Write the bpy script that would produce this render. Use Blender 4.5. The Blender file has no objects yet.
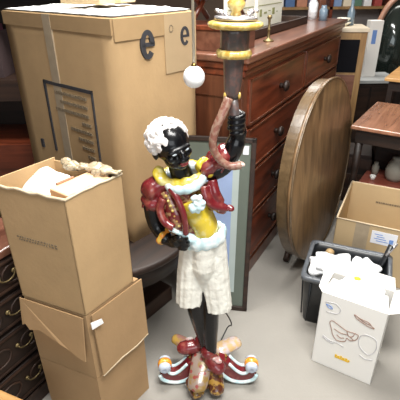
import bpy, bmesh, math, random
from mathutils import Vector, Matrix, noise
random.seed(7)
R_ = math.radians
# ---------------------------------------------------------------- camera, world, lights
sc = bpy.context.scene
F = 420.0; EYE = 1.5
cd = bpy.data.cameras.new('camera'); cam = bpy.data.objects.new('camera', cd)
sc.collection.objects.link(cam)
cd.sensor_width = 36; cd.lens = 36 * F / 400; cd.clip_start = .02
CM = (Matrix.Rotation(R_(62), 3, 'X') @ Matrix.Rotation(R_(-.7), 3, 'Z'))
cam.matrix_world = Matrix.Translation((0, 0, EYE)) @ CM.to_4x4()
sc.camera = cam
w = bpy.data.worlds.new('world'); sc.world = w; w.use_nodes = True
w.node_tree.nodes['Background'].inputs[0].default_value = (.86, .93, 1, 1)
w.node_tree.nodes['Background'].inputs[1].default_value = .27
vs = sc.view_settings
vs.view_transform = 'Standard'; vs.look = 'None'; vs.exposure = .35; vs.gamma = 1; vs.use_curve_mapping = False


def area(name, loc, sx, sy, power, col=(1, 1, 1), aim=None):
    l = bpy.data.lights.new(name, 'AREA'); l.shape = 'RECTANGLE'; l.size = sx; l.size_y = sy
    l.energy = power; l.color = col
    o = bpy.data.objects.new(name, l); sc.collection.objects.link(o); o.location = loc
    if aim:
        o.rotation_euler = (Vector(aim) - Vector(loc)).to_track_quat('-Z', 'Y').to_euler()
    return o


area('ceiling_light_near', (.35, .4, 2.62), 1.2, .6, 66, (1, .98, .94))
area('ceiling_light_mid', (.1, 1.9, 2.62), 1.4, .5, 66, (1, .98, .94))
area('ceiling_light_back', (1.2, 4.3, 2.62), 1.4, .5, 30, (1, .97, .92))
area('front_fill_light', (.3, -2.9, 1.6), 2.6, 1.8, 40, (.93, .97, 1), aim=(.2, 1.5, .5))  # unseen fill light added behind the camera, no window there


def ray(px, py):
    return CM @ Vector(((px - 200) / F, (200 - py) / F, -1))


def Z(px, py, z):                                   # point of the place seen there at height z
    d = ray(px, py); t = (z - EYE) / d.z
    return Vector((d.x * t, d.y * t, z))


def Y(px, py, y):                                   # ... at distance y down the room
    d = ray(px, py); t = y / d.y
    return Vector((d.x * t, y, EYE + d.z * t))


# ---------------------------------------------------------------- materials
def nt(name):
    m = bpy.data.materials.new(name); m.use_nodes = True
    n = m.node_tree
    return m, n, n.nodes['Principled BSDF']


def plain(name, col, rough=.5, metal=0, var=.08, scale=12, bump=0, coat=0, trans=0, alpha=1, bscale=None, spec=.5):
    m, n, b = nt(name)
    tc = n.nodes.new('ShaderNodeTexCoord')
    no = n.nodes.new('ShaderNodeTexNoise'); no.inputs['Scale'].default_value = scale
    no.inputs['Detail'].default_value = 5
    n.links.new(tc.outputs['Object'], no.inputs['Vector'])
    mx = n.nodes.new('ShaderNodeMix'); mx.data_type = 'RGBA'
    mx.inputs[6].default_value = [*(c * (1 - var * 2) for c in col), 1]
    mx.inputs[7].default_value = [*(min(1, c * (1 + var * 2)) for c in col), 1]
    n.links.new(no.outputs['Fac'], mx.inputs[0]); n.links.new(mx.outputs[2], b.inputs['Base Color'])
    b.inputs['Roughness'].default_value = rough; b.inputs['Metallic'].default_value = metal
    b.inputs['Coat Weight'].default_value = coat; b.inputs['Coat Roughness'].default_value = .12
    b.inputs['Transmission Weight'].default_value = trans; b.inputs['Alpha'].default_value = alpha
    b.inputs['Specular IOR Level'].default_value = spec
    if bump:
        n2 = no
        if bscale:
            n2 = n.nodes.new('ShaderNodeTexNoise'); n2.inputs['Scale'].default_value = bscale
            n.links.new(tc.outputs['Object'], n2.inputs['Vector'])
        bp = n.nodes.new('ShaderNodeBump'); bp.inputs['Strength'].default_value = bump
        bp.inputs['Distance'].default_value = .01
        n.links.new(n2.outputs['Fac'], bp.inputs['Height']); n.links.new(bp.outputs['Normal'], b.inputs['Normal'])
    return m


def wood(name, dark, light, axis='X', scale=9, rough=.35, coat=.3, stretch=.09):
    m, n, b = nt(name)
    tc = n.nodes.new('ShaderNodeTexCoord'); mp = n.nodes.new('ShaderNodeMapping')
    s = [1, 1, 1]; s['XYZ'.index(axis)] = stretch
    mp.inputs['Scale'].default_value = s
    n.links.new(tc.outputs['Object'], mp.inputs['Vector'])
    a = n.nodes.new('ShaderNodeTexNoise'); a.inputs['Scale'].default_value = scale * 3
    a.inputs['Detail'].default_value = 8; a.inputs['Distortion'].default_value = .6
    n.links.new(mp.outputs[0], a.inputs['Vector'])
    c = n.nodes.new('ShaderNodeTexNoise'); c.inputs['Scale'].default_value = 3
    n.links.new(tc.outputs['Object'], c.inputs['Vector'])
    ad = n.nodes.new('ShaderNodeMath'); ad.operation = 'MULTIPLY_ADD'
    n.links.new(c.outputs['Fac'], ad.inputs[0]); ad.inputs[1].default_value = .5
    n.links.new(a.outputs['Fac'], ad.inputs[2])
    r = n.nodes.new('ShaderNodeValToRGB')
    r.color_ramp.elements[0].position = .5; r.color_ramp.elements[0].color = [*dark, 1]
    r.color_ramp.elements[1].position = .95; r.color_ramp.elements[1].color = [*light, 1]
    n.links.new(ad.outputs[0], r.inputs[0]); n.links.new(r.outputs[0], b.inputs['Base Color'])
    b.inputs['Roughness'].default_value = rough; b.inputs['Coat Weight'].default_value = coat
    b.inputs['Coat Roughness'].default_value = .25
    bp = n.nodes.new('ShaderNodeBump'); bp.inputs['Strength'].default_value = .15; bp.inputs['Distance'].default_value = .004
    n.links.new(a.outputs['Fac'], bp.inputs['Height']); n.links.new(bp.outputs['Normal'], b.inputs['Normal'])
    return m


def painted(name, base, spot, scale=45, lo=.5, hi=.58, rough=.25, coat=.6, third=None, scale3=30):
    """glossy paint with worn spots / decoration of a second colour"""
    m, n, b = nt(name)
    tc = n.nodes.new('ShaderNodeTexCoord')
    a = n.nodes.new('ShaderNodeTexNoise'); a.inputs['Scale'].default_value = scale; a.inputs['Detail'].default_value = 4
    n.links.new(tc.outputs['Object'], a.inputs['Vector'])
    r = n.nodes.new('ShaderNodeValToRGB'); r.color_ramp.elements[0].position = lo; r.color_ramp.elements[1].position = hi
    r.color_ramp.elements[0].color = [*base, 1]; r.color_ramp.elements[1].color = [*spot, 1]
    n.links.new(a.outputs['Fac'], r.inputs[0]); out = r.outputs[0]
    if third:
        v = n.nodes.new('ShaderNodeTexVoronoi'); v.inputs['Scale'].default_value = scale3
        n.links.new(tc.outputs['Object'], v.inputs['Vector'])
        q = n.nodes.new('ShaderNodeValToRGB'); q.color_ramp.elements[0].position = .3; q.color_ramp.elements[1].position = .36
        q.color_ramp.elements[0].color = (1, 1, 1, 1); q.color_ramp.elements[1].color = (0, 0, 0, 1)
        n.links.new(v.outputs['Distance'], q.inputs[0])
        mx = n.nodes.new('ShaderNodeMix'); mx.data_type = 'RGBA'; n.links.new(q.outputs[0], mx.inputs[0])
        n.links.new(out, mx.inputs[6]); mx.inputs[7].default_value = [*third, 1]; out = mx.outputs[2]
    n.links.new(out, b.inputs['Base Color'])
    b.inputs['Roughness'].default_value = rough; b.inputs['Coat Weight'].default_value = coat
    b.inputs['Coat Roughness'].default_value = .1
    bp = n.nodes.new('ShaderNodeBump'); bp.inputs['Strength'].default_value = .25; bp.inputs['Distance'].default_value = .004
    n.links.new(a.outputs['Fac'], bp.inputs['Height']); n.links.new(bp.outputs['Normal'], b.inputs['Normal'])
    return m


CARD = plain('cardboard', (0.4536, 0.3039, 0.1588), .85, var=.07, scale=9, bump=.08, bscale=60, spec=.2)
CARD2 = plain('cardboard_brown', (0.3948, 0.252, 0.1302), .85, var=.08, scale=7, bump=.08, bscale=60, spec=.2)
CARDL = plain('cardboard_pale', (0.504, 0.3696, 0.21), .85, var=.05, scale=7, bump=.05, bscale=60, spec=.2)
CARDE = plain('cardboard_torn_edge', (0.5544, 0.4452, 0.3024), .9, var=.1, scale=40)
TAPE = plain('packing_tape', (0.3948, 0.2646, 0.1386), .25, var=.06, scale=20, coat=.3)
TAPEG = plain('worn_tape', (0.378, 0.3024, 0.21), .3, var=.12, scale=25, coat=.3)
INK = plain('ink', (.035, .035, .04), .7, var=.1)
INKF = plain('faded_ink', (.19, .145, .09), .8, var=.2, scale=60)
PAPER = plain('white_paper', (.95, .95, .94), .7, var=.03, bump=.2, bscale=18)
PLAS = plain('white_plastic_bag', (.84, .86, .88), .3, var=.04, bump=.8, bscale=40, coat=.3)
WHITE = plain('white_card', (.82, .80, .76), .6, var=.02, scale=6)
MAHO = wood('mahogany', (0.04666, 0.009216, 0.003686), (0.2177, 0.04752, 0.01901), 'X')
MAHOZ = wood('mahogany_side', (0.0504, 0.01512, 0.008064), (0.1613, 0.05242, 0.02419), 'Z')
MAHOT = wood('mahogany_top', (0.0864, 0.03024, 0.018), (0.216, 0.0936, 0.0576), 'X', rough=.28, coat=.5)
DARKW = wood('dark_stained_wood', (0.006, 0.0036, 0.0024), (0.0252, 0.0114, 0.0066), 'X', rough=.55, coat=.05)
BROWNW = wood('brown_table_wood', (0.0132, 0.006, 0.0036), (0.0432, 0.0192, 0.0102), 'X', rough=.55, coat=.05)
WALN = wood('walnut_disc', (.085, .046, .019), (.25, .145, .066), 'Z', scale=7, rough=.4, coat=.3, stretch=.2)
RIM = wood('disc_rim', (0.06365, 0.03819, 0.01665), (0.1469, 0.09304, 0.04406), 'X', rough=.35, coat=.4)
OAK = wood('light_oak', (0.1872, 0.0936, 0.0324), (0.36, 0.216, 0.0864), 'Z', rough=.5, coat=.1)
PINE = wood('orange_pine', (0.5148, 0.2434, 0.07488), (0.7956, 0.468, 0.1872), 'X', rough=.4, coat=.2)
TEAK = wood('red_brown_table', (0.1728, 0.0702, 0.0378), (0.3888, 0.1836, 0.108), 'Y', rough=.25, coat=.5)
BLACKP = plain('black_panel', (.004, .004, .006), .8, spec=.15)
BLACKM = plain('black_plastic', (.012, .014, .017), .35, var=.1, coat=.1)
OLDB = plain('tarnished_brass', (.20, .15, .07), .5, metal=.8, var=.3, scale=60)
BRASS = plain('brass', (0.33, 0.216, 0.072), .3, metal=1, var=.1)
SKIN = plain('glossy_black_paint', (.004, .004, .005), .25, var=.3, scale=30, coat=.22, spec=.3, bump=.04, bscale=60)
HAIR = plain('white_painted_curls', (.78, .74, .72), .55, var=.12, scale=50, bump=.5, bscale=120)
EYEW = plain('eye_white', (.5, .55, .6), .15, coat=.6)
LIP = plain('painted_red_lip', (.35, .04, .045), .25, coat=.5)
RED = painted('maroon_paint', (0.1512, 0.01152, 0.01584), (0.2448, 0.0576, 0.0432), 38, .52, .68)
REDG = painted('maroon_gilt_paint', (.15, .018, .018), (.36, .22, .10), 60, .5, .56)
PINKB = painted('worn_pink_brown_paint', (.22, .085, .06), (.30, .18, .13), 70, .46, .56, rough=.4, coat=.3)
YEL = painted('yellow_paint', (0.704, 0.528, 0.0396), (0.748, 0.6864, 0.308), 30, .5, .7)
BLUE = painted('pale_blue_paint', (.55, .76, .80), (.80, .88, .88), 30, .45, .6)
CREAM = plain('aged_cream_cloth_paint', (0.825, 0.775, 0.6875), .6, var=.16, scale=22, bump=.5, bscale=45)
ORG = painted('orange_paint', (.75, .26, .03), (.72, .48, .08), 50, .5, .6)
GILT = painted('worn_gilt', (0.54, 0.342, 0.063), (0.702, 0.558, 0.198), 60, .45, .6, rough=.3)
GREYB = painted('worn_grey_brown_paint', (0.066, 0.051, 0.048), (0.114, 0.06, 0.051), 55, .48, .6, rough=.4, coat=.2)
FLORAL = painted('floral_gilt_paint', (0.294, 0.182, 0.049), (0.308, 0.231, 0.189), 30, .45, .55, third=(0.294, 0.049, 0.042), scale3=42, rough=.35, coat=.4)
GBROWN = painted('gilt_brown_paint', (0.096, 0.028, 0.012), (0.384, 0.216, 0.04), 42, .48, .54)
SILV = plain('silvered_metal', (.55, .52, .52), .25, metal=.7, var=.2, scale=60)
GREEN = plain('grey_green_mount', (0.128, 0.152, 0.124), .55, var=.05)
PALEM = plain('pale_mount', (0.44, 0.512, 0.496), .5, var=.03)
LILAC = plain('bluish_picture', (.32, .42, .66), .2, var=.15, scale=5, coat=.5)
BALLM = plain('white_ball', (.9, .9, .9), .35, var=.01)
CORDM = plain('cream_cord', (.62, .56, .44), .6, var=.1)
CABLE = plain('black_cable', (.01, .01, .01), .5)
CREAMT = plain('cream_tile', (0.896, 0.8736, 0.7392), .35, var=.04)
OLIVE = plain('olive_mark', (.30, .30, .12), .6)
BEIGE = plain('beige_bag', (.30, .28, .23), .6, var=.15)
GLASS = plain('dark_mirror_glass', (.025, .035, .03), .08, metal=.3, coat=.6)
GREYT = plain('grey_white_top', (.48, .50, .50), .4)
SKETCH = plain('sepia_sketch_line', (.33, .20, .15), .8, var=.1)
SKG = plain('grey_sketch_line', (.56, .55, .56), .8, var=.1)
YLAB = plain('yellow_print', (.80, .50, .02), .6)
BLUEP = plain('blue_print', (.15, .28, .62), .6)
LABEL = plain('white_label', (.78, .79, .84), .5, var=.02)
BLUEG = plain('bluish_glass', (.18, .25, .32), .15, var=.2, coat=.5)


# ---------------------------------------------------------------- mesh helpers
class MB:
    def __init__(s): s.v = []; s.f = []; s.sm = []

    def add(s, vs, fs, smooth=False, M=None):
        k = len(s.v)
        for p in vs:
            p = Vector(p); s.v.append(M @ p if M else p)
        for f in fs: s.f.append([i + k for i in f]); s.sm.append(smooth)
        return s

    def box(s, x0, x1, y0, y1, z0, z1, M=None):
        vs = [(x, y, z) for z in (z0, z1) for y in (y0, y1) for x in (x0, x1)]
        return s.add(vs, [(0, 2, 3, 1), (4, 5, 7, 6), (0, 1, 5, 4), (2, 6, 7, 3), (0, 4, 6, 2), (1, 3, 7, 5)], False, M)

    def rings(s, rings, cap=True, smooth=True, closed=False, M=None):
        n = len(rings[0]); vs = [p for r in rings for p in r]; fs = []
        m = len(rings)
        for i in range(m if closed else m - 1):
            a = i * n; b = ((i + 1) % m) * n
            for j in range(n):
                k = (j + 1) % n
                fs.append((a + j, a + k, b + k, b + j))
        if cap and not closed:
            fs.append(tuple(reversed(range(n)))); fs.append(tuple((m - 1) * n + j for j in range(n)))
        return s.add(vs, fs, smooth, M)

    def lathe(s, prof, p0=(0, 0, 0), axis=(0, 0, 1), n=32, mod=None, M=None):
        q = Vector(axis).normalized().to_track_quat('Z', 'Y').to_matrix(); p0 = Vector(p0)
        rs = []
        for r, h in prof:
            ring = []
            for j in range(n):
                t = 2 * math.pi * j / n; rr = r * (mod(t, h) if mod else 1)
                ring.append(p0 + q @ Vector((rr * math.cos(t), rr * math.sin(t), h)))
            rs.append(ring)
        return s.rings(rs, M=M)

    def tube(s, pts, rad, n=12, closed=False, flat=None, M=None):
        pts = [Vector(p) for p in pts]
        if not isinstance(rad, (list, tuple)): rad = [rad] * len(pts)
        rs = []; up = None; m = len(pts)
        for i, p in enumerate(pts):
            if closed: t = pts[(i + 1) % m] - pts[i - 1]
            else: t = pts[min(i + 1, m - 1)] - pts[max(i - 1, 0)]
            t.normalize()
            if up is None:
                up = Vector((0, 0, 1)) if abs(t.z) < .9 else Vector((0, 1, 0))
            u = (up - t * up.dot(t)).normalized(); v = t.cross(u); up = u
            a, b = (rad[i], rad[i]) if not flat else (rad[i], rad[i] * flat)
            rs.append([p + u * a * math.cos(2 * math.pi * j / n) + v * b * math.sin(2 * math.pi * j / n) for j in range(n)])
        return s.rings(rs, closed=closed, M=M)

    def blob(s, c, r, rot=None, amp=0, freq=10, sub=3, seed=0, M=None):
        bm = bmesh.new(); bmesh.ops.create_icosphere(bm, subdivisions=sub, radius=1)
        c = Vector(c); r = Vector(r if isinstance(r, (tuple, list, Vector)) else (r, r, r)); vs = []
        for v in bm.verts:
            p = Vector((v.co.x * r.x, v.co.y * r.y, v.co.z * r.z))
            if amp: p += v.co * amp * (noise.noise(p * freq + Vector((seed, seed * 1.7, 0))) * 2)
            if rot: p = rot @ p
            vs.append(c + p)
        fs = [[v.index for v in f.verts] for f in bm.faces]
        bm.free()
        return s.add(vs, fs, True, M)

    def poly(s, pts, n, t):
        """a flat polygon (pts in space) thickened by t along n"""
        n = Vector(n).normalized() * t; k = len(pts)
        vs = [Vector(p) for p in pts] + [Vector(p) + n for p in pts]
        fs = [tuple(range(k)), tuple(reversed(range(k, 2 * k)))] + [(i, k + i, k + (i + 1) % k, (i + 1) % k) for i in range(k)]
        return s.add(vs, fs)

    def build(s, name, m, parent=None, bevel=0, remesh=0, smooth_it=0, seg=2):
        me = bpy.data.meshes.new(name); me.from_pydata([tuple(v) for v in s.v], [], s.f)
        for p, q in zip(me.polygons, s.sm): p.use_smooth = q
        bm = bmesh.new(); bm.from_mesh(me); bmesh.ops.recalc_face_normals(bm, faces=bm.faces)
        bm.to_mesh(me); bm.free()
        me.materials.append(m)
        o = bpy.data.objects.new(name, me); sc.collection.objects.link(o)
        if parent is not None: o.parent = parent
        if bevel:
            b = o.modifiers.new('bevel', 'BEVEL'); b.width = bevel; b.segments = seg; b.limit_method = 'ANGLE'
        if remesh:
            b = o.modifiers.new('remesh', 'REMESH'); b.mode = 'VOXEL'; b.voxel_size = remesh; b.use_smooth_shade = True
            if smooth_it:
                q = o.modifiers.new('smooth', 'SMOOTH'); q.iterations = smooth_it; q.factor = .5
        return o


def tag(o, label=None, cat=None, group=None, kind=None):
    if label: o['label'] = label
    if cat: o['category'] = cat
    if group: o['group'] = group
    if kind: o['kind'] = kind
    return o


def thing(name, label, cat, loc=(0, 0, 0), rz=0, group=None):
    o = bpy.data.objects.new(name, None); sc.collection.objects.link(o)
    o.location = loc; o.rotation_euler = (0, 0, R_(rz)); o.empty_display_size = .1
    return tag(o, label, cat, group)


def smooth_path(pts, n=6, closed=False):
    """Catmull-Rom through points (each may carry an extra radius)"""
    P = [Vector(p) if not isinstance(p, Vector) else p for p in pts]; m = len(P); out = []
    for i in range(m if closed else m - 1):
        if closed: a, b, c, d = P[i - 1], P[i], P[(i + 1) % m], P[(i + 2) % m]
        else: a, b, c, d = P[max(i - 1, 0)], P[i], P[i + 1], P[min(i + 2, m - 1)]
        for k in range(n):
            t = k / n
            out.append(.5 * ((2 * b) + (c - a) * t + (2 * a - 5 * b + 4 * c - d) * t * t + (3 * b - a - 3 * c + d) * t ** 3))
    if not closed: out.append(P[-1])
    return out


def text_mesh(name, body, size, m, parent, M, offset=0, depth=.0004):
    c = bpy.data.curves.new(name, 'FONT'); c.body = body; c.size = size; c.extrude = depth; c.offset = offset
    c.align_x = 'CENTER'; c.align_y = 'CENTER'
    t = bpy.data.objects.new(name, c); sc.collection.objects.link(t)
    bpy.context.view_layer.update()
    me = bpy.data.meshes.new_from_object(t.evaluated_get(bpy.context.evaluated_depsgraph_get()))
    bpy.data.objects.remove(t)
    me.transform(M); me.materials.clear(); me.materials.append(m); me.name = name
    o = bpy.data.objects.new(name, me); sc.collection.objects.link(o); o.parent = parent
    return o


# ---------------------------------------------------------------- room
def struct(name, mb, m): return tag(mb.build(name, m), kind='structure')


FLOORM = plain('grey_floor', (.285, .268, .24), .75, var=.07, scale=3.5, bump=.1, bscale=90)
WALLM = plain('dim_brown_wall', (.10, .065, .045), .8, var=.2, scale=2)
CEILM = plain('ceiling_paint', (.7, .69, .66), .9, var=.02)
struct('floor', MB().box(-3, 3.6, -3.3, 6.3, -.1, 0), FLOORM)
struct('ceiling', MB().box(-3, 3.6, -3.3, 6.3, 2.7, 2.8), CEILM)
struct('wall_back', MB().box(-3, 3.6, 6.2, 6.3, 0, 2.7), WALLM)
struct('wall_left', MB().box(-3.1, -3, -3.3, 6.3, 0, 2.7), WALLM)
struct('wall_right', MB().box(3.6, 3.7, -3.3, 6.3, 0, 2.7), WALLM)

# ---------------------------------------------------------------- dresser
AX = 60.6
dr = thing('chest_of_drawers', 'large dark mahogany chest of drawers with round wooden knobs, standing behind the statue', 'chest of drawers', (.19, 1.806, 0), AX)
L, D, H = 1.8, .42, 1.2125
MB().box(.0, L, .0, D, .07, H - .09).build('carcass', MAHOZ, dr, .004)
MB().box(-.012, L + .012, -.014, D, 0, .085).build('plinth', MAHOZ, dr, .004)
t = MB(); t.box(-.03, L + .03, -.035, D, H - .032, H); t.build('top', MAHOT, dr, .008, seg=3)
t = MB(); t.box(-.018, L + .018, -.022, D, H - .06, H - .032); t.box(-.008, L + .008, -.01, D, H - .09, H - .06); t.build('cornice', MAHO, dr, .006, seg=3)


def drawer(x0, x1, z0, z1, knobs):
    d = MB().box(x0, x1, -.012, .01, z0, z1).build('drawer', MAHO, dr, .004)
    m = MB()
    for a, b, c, e in ((x0, x1, z1 - .012, z1), (x0, x1, z0, z0 + .012), (x0, x0 + .012, z0, z1), (x1 - .012, x1, z0, z1)):
        m.box(a, b, -.017, -.010, c, e)
    m.build('cock_beading', MAHOZ, d, .002)
    for k in knobs:
        MB().lathe([(.001, .0), (.014, .0), (.012, .012), (.013, .018), (.026, .026), (.028, .036), (.02, .045), (.002, .048)],
                   (k, -.012, (z0 + z1) / 2), (0, -1, 0), 20).build('knob', DARKW, d)


zr = [(.895, 1.105), (.66, .875), (.39, .64), (.11, .37)]
drawer(.05, .86, *zr[0], (.45,)); drawer(.90, L - .05, *zr[0], (1.33,))
for a, b in zr[1:]: drawer(.05, L - .05, a, b, (.42, 1.38))

# side frame panel seen left of the torch
t = MB()
for a, b, c, e in ((.0, D, .09, .16), (.0, D, 1.03, 1.12), (.0, .06, .16, 1.03), (D - .06, D, .16, 1.03)):
    t.box(-.008, .002, a, b, c, e)
t.build('side_frame', MAHOZ, dr, .003)

# objects on the dresser (local frame of the dresser, world-placed)
RZ = Matrix.Rotation(R_(AX), 4, 'Z'); DM = Matrix.Translation((.19, 1.806, 0)) @ RZ


def dpt(x, y, z=H): return DM @ Vector((x, y, z))


o = thing('jewel_box', 'red brown wooden box at the near end of the dresser top, behind the torch', 'box', dpt(.03, .05), AX)
MB().box(0, .2, 0, .30, 0, .085).build('body', MAHOT, o, .003)
MB().box(-.008, .208, -.008, .308, .085, .104).build('lid', MAHO, o, .003)
o = thing('folding_stand', 'dark wooden cross-legged stand lying over the jewel box', 'stand', dpt(.04, .06, H + .104), AX)
t = MB()
for y in (.03, .22):
    t.tube([(.02, y, .012), (.20, y, .14)], .012, 8); t.tube([(.20, y + .02, .012), (.04, y + .02, .14)], .012, 8)
t.build('crossed_legs', MAHO, o)
t = MB(); t.box(.0, .21, .0, .28, .148, .165); t.build('top', DARKW, o, .003)

o = thing('brass_candlestick', 'thin dull brass candlestick on the dresser top, in front of the cream tiles', 'candlestick', dpt(.43, .06), 0)
MB().lathe([(.001, 0), (.026, 0), (.026, .005), (.012, .012), (.007, .02), (.006, .05), (.010, .055), (.006, .06), (.006, .10), (.012, .108), (.010, .12), (.0, .12)], n=20).build('stem', OLDB, o)
tray = thing('wooden_tray', 'dark wooden tray with raised edges holding the cream tiles on the dresser', 'tray', dpt(.42, .14), AX)
t = MB(); t.box(0, .95, 0, .24, 0, .01)
t.box(0, .95, 0, .012, 0, .045); t.box(0, .95, .228, .24, 0, .045); t.box(0, .012, 0, .24, 0, .045); t.box(.938, .95, 0, .24, 0, .045)
t.build('tray_body', BROWNW, tray, .002)
for i, (x0, x1) in enumerate(((.03, .40), (.44, .88))):
    o = thing('cream_tile_panel', ('cream printed card standing in the tray, nearer the torch', 'cream printed card standing in the tray, at the far end of the dresser')[i], 'card', dpt(.42 + x0, .30, H + .01), AX)
    MB().box(0, x1 - x0, 0, .02, 0, .20).build('panel', CREAMT, o, .002)
    t = MB(); q = random.Random(i)
    for k in range(5 if i else 3):
        a = .04 + k * .07; t.box(a, a + .03 + q.random() * .02, -.0015, 0, .06 + .012 * (k % 3), .075 + .03 * q.random())
    t.box(.02, x1 - x0 - .02, -.0012, 0, .12, .124)
    t.build('printed_marks', OLIVE, o)
for i, (x, y, h, r, m, l) in enumerate(((1.62, .10, .10, .03, BLUEG, 'small bluish glass jar at the far end of the dresser top'), (1.70, .2, .15, .035, PLAS, 'pale tall jar at the far end of the dresser top'))):
    o = thing('glass_jar', l, 'jar', dpt(x, y), 0)
    MB().lathe([(.001, 0), (r, 0), (r, h * .7), (r * .6, h * .85), (r * .65, h), (.001, h)], n=20).build('body', m, o)
o = thing('wooden_post', 'slim square brown wooden post standing behind the far end of the dresser', 'post', (1.0, 3.75, 0), 20)
o['label'] = 'slim square brown wooden post behind the far end of the dresser'
MB().box(-.03, .03, -.03, .03, 0, 1.55).build('shaft', MAHOT, o, .004)

# ---------------------------------------------------------------- round table under big box, big box
tb = thing('round_low_table', 'low dark brown round table carrying the big cardboard box', 'table', (-.40, 1.665, 0), 52)
MB().lathe([(.001, .445), (.35, .445), (.362, .452), (.366, .463), (.362, .474), (.35, .48), (.001, .48)], n=64).build('table_top', BROWNW, tb)
MB().lathe([(.001, .36), (.335, .36), (.335, .445), (.001, .445)], n=48).build('apron', DARKW, tb)
MB().lathe([(.001, .09), (.11, .09), (.08, .14), (.05, .2), (.07, .26), (.05, .3), (.09, .36), (.001, .36)], n=24).build('pedestal', DARKW, tb)
MB().box(-.19, .19, -.17, .17, 0, .09).build('plinth', BROWNW, tb, .008)


def openface(mb, x, y, z0, z1): pass


BA, BW, BL_, BH = 49, .42, .75, .90
bb = thing('large_cardboard_box', 'largest cardboard box, tall and taped, printed with a framed panel, on the low round table', 'box', (-.29, 1.53, .48), BA)
# slightly bulging walls
def bulged(w, l, h, amp, n=10):
    vs = []; fs = []
    mb = MB()
    def face(f):
        k0 = len(mb.v)
        for i in range(n + 1):
            for j in range(n + 1):
                mb.v.append(Vector(f(i / n, j / n, amp * math.sin(math.pi * i / n) * math.sin(math.pi * j / n))))
        for i in range(n):
            for j in range(n):
                a = k0 + i * (n + 1) + j
                mb.f.append([a, a + 1, a + n + 2, a + n + 1]); mb.sm.append(True)
    face(lambda a, b, s: (a * w, -s, b * h)); face(lambda a, b, s: (a * w, l + s, b * h))
    face(lambda a, b, s: (-s, a * l, b * h)); face(lambda a, b, s: (w + s, a * l, b * h))
    face(lambda a, b, s: (a * w, b * l, 0)); face(lambda a, b, s: (a * w, b * l, h + s * .3))
    return mb


o = bulged(BW, BL_, BH, .006).build('box_body', CARD, bb)
bm = bmesh.new(); bm.from_mesh(o.data); bmesh.ops.remove_doubles(bm, verts=bm.verts, dist=1e-4); bmesh.ops.recalc_face_normals(bm, faces=bm.faces); bm.to_mesh(o.data); bm.free()
# tape bands round the top edge and down the left face (x=0 plane is the left face)
def dcurve(t): return .006 * math.sin(math.pi * min(max(t, 0), 1))


t = MB()
t.box(-.0075, .0, -.0, BL_, BH - .055, BH - .002); t.box(-.0, BW, -.0075, .0, BH - .075, BH - .002)
t.build('tape_band', TAPE, bb)
t = MB(); t.box(-.0085, -.001, .37, .425, .1, BH - .001); t.build('tape_strip', TAPEG, bb)
t = MB(); t.box(.24, BW, -.0082, -.001, .68, BH - .003); t.build('clear_tape', plain('clear_tape_on_card', (.44, .32, .19), .3, var=.05, coat=.3), bb)
# printed frame on the left face (local y runs away from the near corner)
t = MB(); X0 = -.0105
fy0, fy1, fz0, fz1 = .155, .50, .31, .635
t.box(X0, -.001, fy0, fy1, fz1 - .013, fz1); t.box(X0, -.001, fy1 - .013, fy1, fz0, fz1)
t.box(X0, -.001, fy0, fy0 + .006, fz0, fz1); t.box(X0, -.001, fy0, fy0 + .06, fz0, fz0 + .006)
t.box(X0, -.001, .60, .62, .30, .34)
t.build('printed_frame', INK, bb)
q = random.Random(3)
for k, (a, b) in enumerate(((.20, .42), (.20, .39), (.20, .43), (.19, .25), (.19, .34), (.19, .29), (.19, .27), (.19, .24))):
    z = fz1 - .04 - k * .036; y = a; t = MB()
    while y < b:
        d = .006 + q.random() * .012; t.box(X0, -.001, y, min(y + d, b), z - .006, z + .006); y += d + .0035
    t.build('printed_line', INKF, bb)


def onright(x, z): return Matrix.Translation((x, -.0102, z)) @ Matrix.Rotation(R_(90), 4, 'X')


def letter_e(cx, cz, rx, rz, th, a1=320):
    t = MB(); y0, y1 = -.0096, -.002; n = 30; rs = []
    for i in range(n + 1):
        a_ = R_(a1 * i / n); c_, s_ = math.cos(a_), math.sin(a_)
        o_, i_ = (cx + rx * c_, cz + rz * s_), (cx + (rx - th) * c_, cz + (rz - th * .8) * s_)
        rs.append([(o_[0], y0, o_[1]), (o_[0], y1, o_[1]), (i_[0], y1, i_[1]), (i_[0], y0, i_[1])])
    t.rings(rs, smooth=False)
    t.box(cx - rx * .85, cx + rx, y0, y1, cz - th * .32, cz + th * .32)
    return t.build('printed_letter', INK, bb)


letter_e(.150, BH - .100, .035, .052, .022); letter_e(.352, BH - .088, .026, .036, .015)
t = MB()
for i in range(12):
    a = i * math.pi / 6; t.blob((.275 + .010 * math.cos(a), -.0092, BH - .055 + .012 * math.sin(a)), (.003, .0008, .003), sub=1)
t.build('printed_stamp', INKF, bb)
# things on top of the big box
BT = Matrix.Translation((-.29, 1.53, 1.38)) @ Matrix.Rotation(R_(BA), 4, 'Z')
o = thing('white_paper_and_glare', 'crumpled white paper, widened to stand in for the overexposed top of the largest cardboard box', 'paper', BT @ Vector((.03, .03, .003)), BA)
t = MB(); n = 24; g = []  # real paper, but spread to the edges to imitate the overexposed box top
for i in range(n + 1):
    for j in range(n + 1):
        e = min(i, n - i, j, n - j) / 4; e = min(e, 1)
        g.append((-.025 + i / n * .40, -.025 + j / n * .73, .004 + e * (.008 + .012 * abs(noise.noise(Vector((i * .31, j * .42, 3)))))))
k = len(g); g += [(a, b, 0) for a, b, c in g]
fs = [(i * (n + 1) + j, i * (n + 1) + j + 1, (i + 1) * (n + 1) + j + 1, (i + 1) * (n + 1) + j) for i in range(n) for j in range(n)]
fs += [tuple(reversed([v + k for v in f])) for f in fs]
t.add(g, fs, True); t.build('sheet', PAPER, o)
o = thing('beige_parcel', 'flat beige cardboard parcel on top of the largest cardboard box', 'parcel', BT @ Vector((.09, .17, .032)), BA + 12)
MB().box(0, .22, 0, .2, 0, .035).build('body', CARDL, o, .004)
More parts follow.
